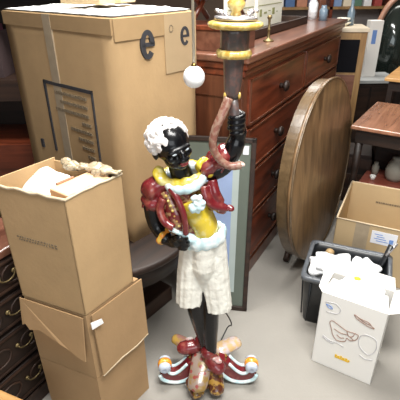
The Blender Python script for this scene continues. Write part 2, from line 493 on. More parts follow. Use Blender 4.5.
MB().box(.09, .12, -.001, .201, .0, .0365).build('tape', TAPE, o)

# ---------------------------------------------------------------- stack of three boxes
def rand_edge(x0, x1, n, z, amp, seed):
    q = random.Random(seed); return [(x0 + (x1 - x0) * i / n, z + (q.random() - .5) * amp) for i in range(n + 1)]


SA = 53
STK = []
def shear(o):
    for c in o.children_recursive:
        c.data.transform(Matrix(((1, -.249, 0, 0), (0, 1.0306, 0, 0), (0, 0, 1, 0), (0, 0, 0, 1))))

st = dict(loc=(-.36, .985))
# bottom
o = thing('cardboard_box', 'bottom cardboard box of the stack of three, closed and taped', 'box', (-.36, .985, 0), SA, 'stacked cardboard boxes')
bulged(.232, .235, .285, .003).build('box_body', CARD2, o, 0)
MB().box(.11, .15, -.003, .238, .2845, .2865).build('tape', TAPE, o); shear(o)
# middle with hanging torn flaps
o = thing('cardboard_box', 'middle cardboard box of the stack of three, with torn flaps folded down over its sides', 'box', (-.36, .985, .287), SA, 'stacked cardboard boxes')
bulged(.232, .235, .283, .003).build('box_body', CARD2, o, 0)
t = MB(); q = random.Random(5)
top = [(-.008, .002, .283), (-.008, .24, .283)]
bot = [(-.022, .24, .175), (-.022, .225, .185), (-.024, .21, .165), (-.022, .17, .178), (-.024, .13, .165), (-.026, .09, .150), (-.024, .06, .135), (-.026, .03, .118), (-.026, .002, .108)]
t.poly(top + bot, (-1, 0, 0), .004); t.build('side_flap', CARD2, o)
t = MB(); t.poly([(.012, -.008, .283), (.234, -.008, .283), (.234, -.014, .025), (.17, -.014, .016), (.10, -.014, .022), (.012, -.014, .012)], (0, -1, 0), .004)
f2 = t.build('front_flap', CARD2, o)
t = MB(); t.tube([(.012, -.017, .012), (.10, -.018, .022), (.17, -.018, .016), (.234, -.017, .025)], .003, 6); t.build('torn_edge', CARDE, f2)
t = MB(); t.poly([(.0, -.014, .262), (.03, -.026, .262), (.035, -.026, .240), (.0, -.016, .235)], (0, -1, 0), .002); t.build('white_scrap', PAPER, o); shear(o)
# top, open
o = thing('cardboard_box', 'top cardboard box of the stack of three, open and filled with white paper', 'box', (-.36, .985, .571), SA, 'stacked cardboard boxes')
w_, l_, h_ = .21, .24, .41; T = .005
t = MB(); t.box(0, w_, 0, l_, 0, T)
t.box(0, w_, 0, T, 0, h_); t.box(0, T, 0, l_, 0, h_ + .002); t.box(0, w_, l_ - T, l_, 0, h_ + .015); t.box(w_ - T, w_, 0, l_, 0, h_ + .006)
t.build('box_body', CARD, o, .001)
t = MB(); q = random.Random(9)
P1 = smooth_path([(0, .0 + i * l_ / 9, h_ + (q.random() - .4) * .007) for i in range(10)], 2); t.tube(P1, .0045, 6)
P1 = smooth_path([(i * w_ / 7, .001, h_ + (q.random() - .4) * .006) for i in range(8)], 2); t.tube(P1, .0042, 6)
t.build('frayed_rim', CARDE, o)
t = MB(); q = random.Random(2)
for row in range(2):
    y = .055
    while y < .19:
        d = .003 + q.random() * .005; t.box(-.0012, .001, y, y + d, .245 - row * .009, .250 - row * .009); y += d + .004
t.build('printed_text', INKF, o)
# crumpled tape on the far right corner
t = MB()
q = random.Random(12)
for k in range(6):
    t.blob((w_ - .010 - q.random() * .02, .02 + k * .028, h_ + .004 + q.random() * .010), (.022, .026, .008), amp=.012, freq=60, seed=k, sub=3)
t.build('crumpled_tape', plain('crumpled_tape', (.36, .29, .19), .3, var=.1, bump=.5, bscale=80, coat=.4), o); shear(o)
SM = Matrix.Translation((-.36, .985, .571)) @ Matrix.Rotation(R_(SA), 4, 'Z')
o = thing('packing_paper', 'white packing paper stuffed in the open box on top of the stack', 'paper', SM @ Vector((.07, .165, .006)), SA)
t = MB(); rs = []
for i in range(12):
    zq = i / 11; rr = 1 if i < 9 else (1 - ((i - 8) / 3.2) ** 2 * .9)
    rs.append([Vector((-.02 * math.sin(0) + .082 * rr * max(-1, min(1, 1.35 * math.cos(a_))) - .004, .056 * rr * max(-1, min(1, 1.35 * math.sin(a_))), .425 * zq ** .8)) +
               Vector((0, 0, .012 * noise.noise(Vector((math.cos(a_) * 2 * rr, math.sin(a_) * 2 * rr, i))) if i > 7 else 0)) for a_ in [k * math.pi / 20 for k in range(40)]])
t.rings(rs)
t.build('wad', PAPER, o)
o = thing('cardboard_sleeve', 'peach coloured cardboard sleeve in the open top box, beside the white paper', 'cardboard sleeve', SM @ Vector((.075, .055, .006)), SA)
t = MB(); t.box(-.055, .10, -.042, .040, 0, .404); t.build('sleeve_body', plain('peach_card', (.74, .48, .28), .8, var=.05), o, .004)
MB().box(-.03, .03, .034, .043, .40, .41).build('brown_tab', plain('brown_tab', (.32, .17, .10), .7), o, .002)

# ---------------------------------------------------------------- left chest with brass handles, cupboard, pine stool
ch = thing('carved_chest', 'dark carved chest with brass drop handles, left of the stacked boxes', 'chest', (-.66, 1.12, 0), 60)
MB().box(-.75, .13, .0, .5, .06, .70).build('carcass', DARKW, ch, .004)
MB().box(-.76, .14, -.012, .5, 0, .07).build('plinth', BROWNW, ch, .004)
MB().box(-.77, .15, -.02, .52, .70, .73).build('top', MAHOT, ch, .006)
for i, (a, b) in enumerate(((.09, .24), (.26, .41), (.43, .55), (.57, .69))):
    d = MB().box(-.73, .11, -.014, .006, a, b).build('drawer', DARKW, ch, .004)
    t = MB(); t.tube([(-.73, -.016, b - .008), (.11, -.016, b - .008)], .006, 8); t.tube([(-.73, -.016, a + .008), (.11, -.016, a + .008)], .006, 8)
    t.build('moulding', BROWNW, d)
    t = MB()
    for k in range(6):
        x = -.62 + k * .13
        t.tube([(x + .045 * math.cos(s * .5), -.016, (a + b) / 2 + .035 * math.sin(s * .5)) for s in range(12)], .004, 6, closed=True)
    t.build('carving', BROWNW, d)
    for x in (-.40, .0):
        t = MB(); zc = (a + b) / 2
        t.blob((x - .03, -.02, zc + .01), (.009, .006, .009), sub=2); t.blob((x + .03, -.02, zc + .01), (.009, .006, .009), sub=2)
        t.tube([(x + .03 * math.cos(math.pi + s * math.pi / 8), -.026, zc + .01 + .022 * math.sin(math.pi + s * math.pi / 8)) for s in range(9)], .0028, 8)
        t.build('handle', OLDB, d)
o = thing('folded_cloth', 'small folded pink and blue cloth on the carved chest at the left edge', 'cloth', (-.69, 1.12, .73), 60)
t = MB(); t.blob((0, .02, .016), (.07, .03, .016), amp=.006, freq=30, sub=3); t.build('cloth_fold', plain('pink_cloth', (.55, .36, .34), .8, var=.2), o)
t = MB(); t.blob((.01, .025, .04), (.05, .022, .012), amp=.005, freq=30, sub=3); t.build('cloth_fold', plain('blue_cloth', (.12, .15, .28), .8, var=.2), o)['label'] = 'dark blue fold'

cb = thing('open_bookcase', 'tall dark wooden bookcase with open shelves behind the largest box', 'bookcase', (-2.2, 2.42, 0), 0)
t = MB(); t.box(0, .04, 0, .4, 0, 1.9); t.box(1.5, 1.54, 0, .4, 0, 1.9); t.box(0, 1.54, .38, .4, 0, 1.9); t.build('carcass', DARKW, cb, .003)
for z, hh in ((.06, .05), (.875, .125), (1.42, .04), (1.86, .04)): MB().box(.04, 1.5, -.01, .38, z, z + hh).build('shelf', BROWNW, cb, .004)
MB().box(.04, 1.5, -.02, .38, .36, .62).build('base_drawer', MAHO, cb, .006)
q = random.Random(4); x = -1.55
for k in range(7):
    o = tag(MB().box(0, .03 + .008 * (k % 3), 0, .22, 0, .24 + .03 * (k % 2)).build('book', plain('book_cloth_%d' % k, (.05 + .03 * (k % 3), .03, .03 + .02 * (k % 2)), .7), None, .002), 'dark book in the row on the bookcase shelf behind the largest box', 'book', 'dark books in the open bookcase')
    o.location = (-1.5 + k * .06, 2.46, 1.0)

ps = thing('pine_stool', 'orange pine stool, only its top edge showing at the bottom left corner', 'stool', (-.505, .868, 0), -23)
MB().box(-.22, .02, -.30, .0, .275, .30).build('seat', PINE, ps, .004)
MB().box(-.20, -.01, -.28, -.02, .215, .275).build('apron', PINE, ps, .002)
for x in (-.185, -.02):
    for y in (-.26, -.035): MB().box(x - .02, x + .02, y - .02, y + .02, 0, .215).build('leg', PINE, ps, .003)

# ---------------------------------------------------------------- framed picture leaning on the dresser side
fr = thing('framed_picture', 'dark framed picture with grey green mount leaning behind the statue', 'picture', (.230, 1.62, 0), -10)
a = math.atan2(.14, .87); FM = Matrix.Rotation(-a, 4, 'X')
FWd, FH = .33, .88
t = MB()
for x0, x1, z0, z1 in ((-FWd, 0, 0, .022), (-FWd, 0, FH - .022, FH), (-FWd, -FWd + .022, 0, FH), (-.022, 0, 0, FH)): t.box(x0, x1, -.012, .012, z0, z1, FM)
t.build('frame', BROWNW, fr, .003)
MB().box(-FWd + .01, -.01, -.002, .008, .01, FH - .01, FM).build('mount', GREEN, fr)
MB().box(-FWd + .075, -.070, -.004, 0, .10, FH - .10, FM).build('inner_mount', PALEM, fr)
MB().box(-FWd + .1, -.1, -.006, 0, .13, FH - .13, FM).build('picture_sheet', LILAC, fr)
MB().box(-.058, -.032, -.0045, 0, FH - .075, FH - .035, FM).build('paper_tag', LABEL, fr)

# ---------------------------------------------------------------- round tilt-top leaning on the dresser
def disc_thing():
    o = thing('tilt_top_table', 'round tilt-top walnut table with its top tipped upright beside the chest of drawers', 'table', (.755, 2.15, 0), 57)
    r = .515
    lean = R_(3.5)
    M = Matrix.Rotation(-lean, 4, 'X')
    # local: disc in XZ plane, visible face towards -y
    MB().lathe([(.001, 0), (r - .012, 0), (r - .004, .003), (r, .010), (r - .002, .018), (r - .008, .022), (.001, .022)], (0, 0.02, r + .004), (0, 1, 0), 96, M=M).build('disc', WALN, o)
    t = MB(); t.tube([((r - .004) * math.cos(k * math.pi / 48), .022, r + .004 + (r - .004) * math.sin(k * math.pi / 48)) for k in range(96)], .006, 8, closed=True, M=M)
    t.build('moulded_edge', RIM, o)
    ring = []
    for k in range(96):
        c, s = math.cos(k * math.pi / 48), math.sin(k * math.pi / 48)
        ring.append([(rr * c, yy, r + .004 + rr * s) for rr, yy in ((r - .012, .042), (r - .012, .098), (r - .035, .098), (r - .035, .042))])
    t = MB(); t.rings(ring, closed=True, smooth=False, M=M); t.build('apron', RIM, o)
    t = MB(); t.box(-.3, .3, .042, .07, r - .14, r - .09, M); t.box(-.3, .3, .042, .07, r + .09, r + .14, M); t.build('bearer', BROWNW, o)
    MB().lathe([(.001, .10), (.045, .10), (.05, .14), (.03, .2), (.045, .3), (.03, .42), (.035, .58), (.05, .62), (.04, .66), (.001, .66)], (0, .20, 0), n=24).build('pedestal', BROWNW, o)
    for an in (90, 200, 340):
        MB().tube(smooth_path([(.0, .20, .16), (.12 * math.cos(R_(an)), .20 + .09 * math.sin(R_(an)), .12), (.22 * math.cos(R_(an)), .20 + .15 * math.sin(R_(an)), .035), (.26 * math.cos(R_(an)), .20 + .17 * math.sin(R_(an)), .018)], 4), .018, 10).build('foot', BROWNW, o)
    MB().box(-.05, .05, .12, .25, .60, .68).build('block', BROWNW, o, .003)
    return o


disc_thing()

# ---------------------------------------------------------------- crate, white box, open box on the floor
cr = thing('black_crate', 'black plastic crate full of plastic bags, behind the white printed box', 'crate', (.455, 1.535, 0), -23)
cw, cl, chh = .39, .335, .28
def crate_ring(ins, z, rr=.03):
    out = []
    for cx, cy, a0 in ((cw - ins - rr, ins + rr, -90), (cw - ins - rr, cl - ins - rr, 0), (ins + rr, cl - ins - rr, 90), (ins + rr, ins + rr, 180)):
        for k in range(6): a = R_(a0 + k * 18); out.append((cx + rr * math.cos(a), cy + rr * math.sin(a), z))
    return out


t = MB(); t.rings([crate_ring(.03, 0), crate_ring(.012, chh - .03), crate_ring(.012, chh), crate_ring(.018, chh), crate_ring(.024, chh - .05), crate_ring(.036, .006)])
t.build('body', BLACKM, cr)
RIMP = plain('worn_grey_plastic_rim', (.10, .11, .125), .3, var=.3, scale=25, coat=.3)
t = MB(); t.rings([crate_ring(.014, chh - .022), crate_ring(0, chh - .022), crate_ring(0, chh + .002), crate_ring(.02, chh + .002)], cap=False, closed=True); t.build('rim', RIMP, cr)
t = MB()
for k in range(4): t.tube([(.05 + k * .09, .0115, .02), (.05 + k * .09, .004, chh - .03)], .004, 6)
for k in range(3): t.tube([(.02, .06 + k * .1, .02), (.006, .06 + k * .1, chh - .03)], .004, 6)
t.build('rib', BLACKM, cr)
CRM = Matrix.Translation((.455, 1.535, 0)) @ Matrix.Rotation(R_(-23), 4, 'Z')
o = thing('white_plastic_bag', 'crumpled white plastic bag bulging out of the black crate', 'bag', CRM @ Vector((.12, .13, .012)), -23)
t = MB(); t.blob((.0, 0, .15), (.082, .085, .15), amp=.02, freq=22, seed=5, sub=5); t.blob((.0, -.01, .285), (.10, .09, .032), amp=.022, freq=26, seed=8, sub=5)
t.build('bag_body', PLAS, o)
o = thing('white_plastic_bag', 'upright white plastic bag in the middle of the black crate', 'bag', CRM @ Vector((.26, .15, .012)), -23)
t = MB(); t.blob((0, 0, .14), (.085, .085, .15), amp=.03, freq=18, seed=15, sub=4); t.blob((.0, .0, .27), (.075, .06, .04), amp=.022, freq=26, seed=18, sub=5)
t.build('bag_body', PLAS, o)
o = thing('brown_figurine', 'small tan carved figurine poking out of the crate behind the bags', 'figurine', CRM @ Vector((.10, .27, .012)), 0)
t = MB(); t.lathe([(.001, 0), (.025, 0), (.02, .1), (.028, .18), (.018, .23), (.001, .235)]); t.blob((0, 0, .25), .022, sub=3); t.build('figurine_body', plain('tan_wood', (.40, .27, .13), .5), o)
o = thing('dark_hairbrush', 'dark shiny brush handle leaning over the right corner of the crate', 'brush', CRM @ Vector((.31, .27, .012)), 0)
t = MB(); t.tube([(0, 0, 0), (.03, .0, .2), (.075, .02, .33)], [.012, .014, .018], 10, flat=.6); t.build('handle', BLACKM, o)
t = MB(); t.tube([(.05, .0, .285), (.10, .015, .345)], [.008, .006], 8); t.build('metal_band', SILV, o)

wb = thing('white_printed_box', 'white cardboard box printed with brown sketches, nearest the camera on the right', 'box', (.482, 1.303, 0), -32)
ww, wl, wh = .25, .155, .385
t = MB(); T = .004
t.box(0, ww, 0, wl, 0, T); t.box(0, ww, 0, T, 0, wh); t.box(0, ww, wl - T, wl, 0, wh); t.box(0, T, 0, wl, 0, wh); t.box(ww - T, ww, 0, wl, 0, wh)
t.build('box_body', WHITE, wb, .0015)
def flap(pts, n, name='flap'):
    t = MB(); t.poly(pts, n, .003); return t.build(name, WHITE, wb)
flap([(.0, .0, wh), (ww, .0, wh), (ww - .02, .075, wh + .022), (.02, .075, wh + .022)], (0, 0, 1))
flap([(.0, wl, wh), (ww, wl, wh), (ww - .015, wl + .015, wh + .05), (.02, wl + .015, wh + .05)], (0, -1, 0))
flap([(ww, .0, wh), (ww, wl, wh), (ww + .045, wl - .01, wh + .03), (ww + .045, .012, wh + .02)], (0, 0, 1))
flap([(0, .0, wh), (0, wl, wh), (-.03, wl - .02, wh + .012), (-.02, .02, wh + .006)], (0, 0, 1))
def sk(t, pts, r=.0016, closed=False, n=5):
    P = smooth_path([(x, -.0012, z) for x, z in pts], n, closed); t.tube(P, r, 6, closed=closed, flat=1)
t = MB()
sk(t, [(.05, .25), (.062, .262), (.09, .25), (.12, .238), (.15, .24), (.165, .235), (.16, .21), (.14, .195), (.125, .2), (.12, .18), (.09, .17), (.07, .19), (.06, .22)], closed=True)
sk(t, [(.07, .225), (.10, .215), (.125, .218), (.15, .205)]); sk(t, [(.12, .238), (.13, .215), (.145, .22), (.15, .235)])
sk(t, [(.135, .332), (.16, .322), (.19, .318), (.205, .305), (.215, .298), (.195, .298), (.165, .308), (.145, .318)], closed=True); sk(t, [(.15, .325), (.175, .312), (.20, .308)])
sk(t, [(.085, .2), (.1, .19), (.115, .195)])
t.build('brown_sketch', SKETCH, wb)
t = MB()
sk(t, [(.02, .345), (.06, .352), (.082, .33), (.07, .305), (.03, .298)]); t.build('grey_sketch', SKG, wb)
t = MB(); sk(t, [(.175, .24), (.20, .255), (.23, .245), (.238, .2), (.22, .16), (.19, .17), (.172, .2)], closed=True); t.build('grey_sketch', SKG, wb)
t = MB(); sk(t, [(.03, .17), (.06, .155), (.09, .158), (.12, .15)]); sk(t, [(.03, .16), (.055, .148), (.08, .145)]); sk(t, [(.185, .14), (.21, .13), (.235, .14)])
t.build('grey_sketch', SKG, wb)
t = MB(); sk(t, [(.025, .335), (.045, .33), (.05, .32), (.035, .322)], closed=True); t.build('blue_sketch', BLUEP, wb)
t = MB(); x = .093
for d, h in ((.008, .014), (.010, .011), (.007, .016), (.010, .011), (.009, .014), (.008, .010)):
    t.box(x, x + d, -.0018, .001, .078, .078 + h); x += d + .0018
t.box(.093, .150, -.0015, .001, .074, .079)
t.build('yellow_print', YLAB, wb)
WBM = Matrix.Translation((.482, 1.303, 0)) @ Matrix.Rotation(R_(-32), 4, 'Z')
o = thing('white_plastic_bag', 'white plastic bag with a small orange mark stuffed in the white printed box', 'bag', WBM @ Vector((.125, .078, .006)), -32)
t = MB(); t.blob((0, 0, .20), (.105, .062, .195), amp=.015, freq=18, seed=25, sub=4); t.blob((.01, .01, .375), (.10, .06, .035), amp=.018, freq=26, seed=28, sub=5); t.build('bag_body', PLAS, o)
t = MB(); t.blob((-.02, .035, .412), (.014, .010, .006), sub=2); t.build('orange_mark', YLAB, o)

ob = thing('open_cardboard_box', 'open pale cardboard box at the right edge, behind the black crate', 'box', (.735, 1.945, 0), -27)
ow, ol, oh = .56, .50, .35; T = .006
t = MB(); t.box(0, ow, 0, ol, 0, T); t.box(0, ow, 0, T, 0, oh); t.box(0, ow, ol - T, ol, 0, oh); t.box(0, T, 0, ol, 0, oh); t.box(ow - T, ow, 0, ol, 0, oh)
t.build('box_body', CARDL, ob, .0015)
t = MB()
for a, b in (((0, 0, oh), (ow, 0, oh)), ((0, 0, oh), (0, ol, oh)), ((0, ol, oh), (ow, ol, oh))): t.tube([a, b], .0042, 6)
t.build('pale_rim', CARDE, ob)
MB().box(.10, .17, -.0012, .001, .0, oh - .004).build('tape', TAPEG, ob)
lb = MB().box(.185, .31, -.0016, .001, oh - .105, oh - .03).build('shipping_label', LABEL, ob)
t = MB()
for k in range(4): t.box(.20 + .012 * (k % 2), .24 + .01 * k, -.0022, -.001, oh - .05 - k * .013, oh - .046 - k * .013)
t.box(.275, .295, -.0022, -.001, oh - .09, oh - .065); t.build('label_print', BLUEP, lb)
t = MB(); q = random.Random(22); x = .16
while x < .34:
    d = .006 + q.random() * .010; t.box(x, x + d, ol - T - .0012, ol - T + .001, .235, .247); x += d + .003
t.build('printed_text', INKF, ob)

# ---------------------------------------------------------------- furniture at the back right
N = Vector((.937, 2.50, 0))
tt = thing('side_table', 'red brown wooden table with turned legs behind the open pale box', 'table', N, -34)
TW, TL, TH = .62, .66, .68
MB().box(0, TW, 0, TL, TH - .025, TH).build('table_top', TEAK, tt, .006, seg=3)
MB().box(.03, TW - .03, .03, TL - .03, TH - .115, TH - .025).build('apron', DARKW, tt, .003)
for x in (.055, TW - .055):
    for y in (.055, TL - .055):
        MB().lathe([(.001, 0), (.018, 0), (.026, .03), (.016, .06), (.02, .1), (.026, .16), (.02, .25), (.03, .30), (.018, .34), (.024, .38), (.024, TH - .115), (.001, TH - .115)], (x, y, 0), n=16).build('leg', DARKW, tt)
lw = thing('low_bench', 'low red wooden bench standing under the red brown table', 'bench', Matrix.Translation(N) @ Matrix.Rotation(R_(-34), 4, 'Z') @ Vector((.10, .175, 0)), -34)
MB().box(-.02, .44, -.08, .25, .24, .27).build('bench_top', wood('red_bench', (.16, .035, .02), (.33, .09, .06), 'X'), lw, .004)
for x in (.01, .41):
    for y in (-.05, .22): MB().box(x - .018, x + .018, y - .018, y + .018, 0, .24).build('leg', DARKW, lw)
o = thing('dark_fill_box', 'dark lidded box added for the shade under the red brown table, behind the low red bench', 'storage box', Matrix.Translation(N) @ Matrix.Rotation(R_(-34), 4, 'Z') @ Vector((.10, .41, 0)), -34)
MB().box(0, .42, 0, .16, 0, .46).build('body', DARKW, o, .004); MB().box(-.005, .425, -.005, .165, .46, .50).build('lid', BROWNW, o, .003)  # invented box, put in so the shaded space under the table is dark
o = thing('dark_floor_filler', 'dark slatted block added to darken the floor between the tilt-top table and the oak cabinet', 'crate', (1.02, 2.80, 0), -20)
MB().box(0, .20, 0, .24, 0, .38).build('body', DARKW, o, .004)  # invented block, hides bright floor where it should look dark
for k in range(3): MB().box(-.006, .206, -.008, 0, .03 + k * .12, .11 + k * .12).build('slat', BROWNW, o, .002)
LM = Matrix.Translation(N) @ Matrix.Rotation(R_(-34), 4, 'Z')
o = thing('stoneware_jug', 'grey beige jug on the low red bench under the table', 'jug', LM @ Vector((.27, .27, .27)), 0)
MB().lathe([(.001, 0), (.045, 0), (.06, .03), (.062, .08), (.05, .12), (.03, .145), (.034, .165), (.001, .165)], n=24).build('body', BEIGE, o)
MB().tube([(.05, 0, .05), (.085, 0, .09), (.07, 0, .13), (.03, 0, .15)], .007, 8).build('handle', BEIGE, o)
o = thing('white_cup', 'small white cup on the low red bench under the table', 'cup', LM @ Vector((.15, .2, .27)), 0)
MB().lathe([(.001, 0), (.014, 0), (.02, .03), (.017, .03), (.012, .004), (.001, .004)], n=16).build('body', WHITE, o)
o = thing('glass_jar', 'small cloudy jar at the left end of the low red bench', 'jar', LM @ Vector((.14, .30, .27)), 0)
MB().lathe([(.001, 0), (.022, 0), (.024, .06), (.014, .075), (.015, .09), (.001, .09)], n=16).build('body', BEIGE, o)
o = thing('china_ornament', 'tiny white ornament on the red brown table top', 'ornament', LM @ Vector((.22, .52, TH)), 0)
MB().lathe([(.001, 0), (.018, 0), (.012, .02), (.016, .03), (.001, .045)], n=16).build('body', WHITE, o)

p = Z(379, 82, .80)
t2 = thing('pine_table', 'bright orange pine table behind the red brown table', 'table', (1.43, 3.28, 0), -34)
MB().box(0, .6, 0, .55, .775, .80).build('table_top', PINE, t2, .004)
MB().box(.03, .57, .03, .52, .70, .775).build('apron', DARKW, t2)
for x in (.05, .55):
    for y in (.05, .5): MB().box(x - .02, x + .02, y - .02, y + .02, 0, .70).build('leg', DARKW, t2)

cbn = thing('speaker_cabinet', 'light oak cabinet with a black front panel beyond the dresser', 'cabinet', (1.09, 3.52, 0), -8)
CH = 1.135
MB().box(0, .235, .0, .30, 0, CH - .03).build('carcass', OAK, cbn, .003)
MB().box(-.01, .245, -.012, .31, CH - .03, CH).build('top', plain('cream_painted_top', (.62, .53, .40), .5), cbn, .003)
MB().box(.03, .185, -.008, .002, .80, 1.05).build('front_panel', BLACKP, cbn, .002)
MB().box(.03, .185, -.008, .002, .20, .78).build('lower_door', MAHOT, cbn, .002)
o = thing('stacked_china', 'stack of pale china on the light oak cabinet', 'china', (1.18, 3.68, CH), 0)
MB().lathe([(.001, 0), (.03, 0), (.06, .02), (.062, .03), (.03, .03), (.055, .05), (.05, .06), (.001, .06)], n=24).build('bowl', CREAMT, o)
o = thing('glass_jar', 'dark blue glass bottle on the light oak cabinet', 'bottle', (1.25, 3.72, CH), 0)
o.name = 'glass_bottle'
MB().lathe([(.001, 0), (.03, 0), (.03, .1), (.012, .14), (.012, .19), (.001, .19)], n=20).build('body', BLUEG, o)

gt = thing('dark_sideboard', 'dark wooden sideboard with grey white top between the oak cabinet and pine table', 'sideboard', (1.36, 3.98, 0), 0)
MB().box(0, .52, 0, .36, 0, .60).build('carcass', DARKW, gt, .004)
MB().box(-.01, .53, -.015, .37, .60, .63).build('top', GREYT, gt, .004)
for x0 in (.03, .27): MB().box(x0, x0 + .22, -.008, .004, .06, .56).build('door', BROWNW, gt, .003)
o = thing('printed_carton', 'white carton with a blue patch standing on the dark sideboard', 'carton', (1.575, 4.12, .63), 0)
MB().box(0, .12, 0, .10, 0, .50).build('carton_body', WHITE, o, .003); MB().box(.03, .07, -.0015, .001, .30, .42).build('blue_patch', BLUEP, o)
o = thing('dark_fill_chest', 'dark lidded chest added to darken the space under the orange pine table', 'chest', Matrix.Translation((1.43, 3.28, 0)) @ Matrix.Rotation(R_(-34), 4, 'Z') @ Vector((.085, .08, 0)), -34)
MB().box(0, .42, 0, .38, 0, .44).build('body', DARKW, o, .004); MB().box(-.006, .426, -.006, .386, .44, .50).build('lid', BROWNW, o, .004)  # invented filler, keeps the gap behind the table legs dark
o = thing('glass_goblet', 'small glass goblet at the front of the dark sideboard', 'goblet', (1.43, 4.04, .63), 0)
MB().lathe([(.001, 0), (.025, 0), (.005, .01), (.005, .05), (.028, .08), (.03, .12), (.001, .12)], n=20).build('bowl', BLUEG, o)
# cheval mirror: wooden oval ring with dark glass
c = Y(393, 50, 4.5)
cm = thing('oval_standing_mirror', 'oval standing mirror in a pinkish brown wooden frame at the top right', 'mirror', (c.x, 4.5, 0), -12)
a_, b_ = .21, .50
t = MB(); t.tube([(a_ * math.cos(k * math.pi / 24), 0, c.z + b_ * math.sin(k * math.pi / 24)) for k in range(48)], .028, 10, closed=True)
t.build('frame', wood('pinkish_wood', (.28, .13, .08), (.52, .28, .19), 'Z'), cm)
t = MB(); t.lathe([(.001, -.004), (1, -.004), (1, .004), (.001, .004)], n=48)
for i, v in enumerate(t.v): t.v[i] = Vector((v.x * a_, v.z, c.z + v.y * b_))
t.build('mirror_glass', GLASS, cm)
t = MB(); t.tube([(-a_ - .05, 0, .03), (-a_ - .05, 0, c.z + .1)], .018, 10); t.build('post', MAHO, cm)
t = MB(); t.tube([(a_ + .05, 0, .03), (a_ + .05, 0, c.z + .1)], .018, 10); t.build('post', MAHO, cm)
MB().tube([(-a_ - .05, 0, .25), (a_ + .05, 0, .25)], .015, 10).build('stretcher', MAHO, cm)
for sg in (-1, 1):
    MB().tube([(sg * (a_ + .05), -.2, .02), (sg * (a_ + .05), .2, .02)], .02, 8).build('foot', MAHO, cm)
    MB().tube([(sg * (a_ + .05), 0, c.z), (sg * a_, 0, c.z)], .01, 8).build('pivot', BRASS, cm)
# shelf unit with papers
su = thing('display_shelf', 'display shelf unit with pale backboard against the back wall', 'shelf', (.9, 5.75, 0), 0)
t = MB(); t.box(0, 2.3, .3, .32, 0, 1.9); t.build('backboard', plain('grey_backboard', (.32, .31, .32), .7, var=.2, scale=4), su)
t = MB(); t.box(0, .04, 0, .3, 0, 1.9); t.box(2.26, 2.3, 0, .3, 0, 1.9); t.box(.75, .79, 0, .3, 0, 1.9); t.box(1.5, 1.54, 0, .3, 0, 1.9); t.build('uprights', MAHO, su)
for z in (.1, .45, .8, 1.12, 1.45, 1.86): MB().box(.04, 2.26, 0, .3, z, z + .03).build('shelf_board', OAK, su)
rowc = [('grey white', (.7, .7, .72)), ('deep blue', (.07, .14, .30)), ('brick brown', (.45, .20, .12)), ('pale lilac', (.6, .6, .8)), ('slate blue', (.2, .3, .5)),
        ('cream', (.75, .66, .5)), ('dark green', (.10, .2, .14)), ('white', (.82, .82, .84)), ('dark red', (.4, .07, .06)), ('tan', (.5, .34, .18)), ('sky blue', (.30, .42, .58)), ('black', (.03, .03, .035)), ('mustard', (.6, .42, .1)), ('pale pink', (.75, .55, .5))]
q = random.Random(8); x = .98
for nm_, cc in rowc:
    wd = .09 + q.random() * .04; hh = .15 + q.random() * .12
    for u0, u1 in ((1.64, 1.70), (2.39, 2.45)):
        if x < u1 and x + wd > u0: x = u1 + .01
    oo = tag(MB().box(0, wd, 0, .12, 0, hh).build('carton', plain(nm_.replace(' ', '_') + '_carton', cc, .6, var=.1), None, .003), nm_ + ' carton in the row on the back display shelf', 'carton', 'cartons on the back display shelf')
    oo.location = (x, 5.8, 1.15); x += wd + .02 + q.random() * .02
# carved chair at far right
bc = thing('wooden_chair', 'dark wooden chair behind the pine table at the right edge', 'chair', (2.32, 3.85, 0), 10)
MB().box(-.22, .22, -.2, .22, .43, .47).build('seat', MAHO, bc, .01)
for x in (-.19, .19):
    for y in (-.17, .19): MB().box(x - .02, x + .02, y - .02, y + .02, 0, .43).build('leg', MAHO, bc)
t = MB(); t.tube(smooth_path([(-.19, .2, .47), (-.21, .22, .75), (-.16, .24, .95), (0, .25, 1.03), (.16, .24, .95), (.21, .22, .75), (.19, .2, .47)], 5), .02, 10); t.tube([(0, .2, .47), (0, .25, 1.02)], .03, 8, flat=.4); t.build('backrest', MAHO, bc)

# ---------------------------------------------------------------- hanging ball on a cord
bp_ = Y(194, 77, 1.12)
hb = thing('white_pull_ball', 'white ball hanging on a cream cord left of the torch', 'ball', (bp_.x, bp_.y, bp_.z), 0)
MB().blob((0, 0, 0), .0285, sub=4).build('ball', BALLM, hb)
MB().tube([(0, 0, .025), (-.002, 0, 2.7 - bp_.z)], .0035, 8).build('cord', CORDM, hb)
MB().lathe([(.001, .022), (.008, .022), (.006, .034), (.001, .036)], n=12).build('ferrule', BRASS, hb)

# ---------------------------------------------------------------- the statue
BY = 1.22
base = Vector((.025, BY, 0))
S0 = thing('figural_torch_statue', 'painted wooden statue of a figure in maroon jacket and cream breeches holding up a torch', 'statue', base, 0)


def P(px, py, dy=0): return Y(px, py, BY + dy) - base
def Q(px, py, z): return Z(px, py, z) - base


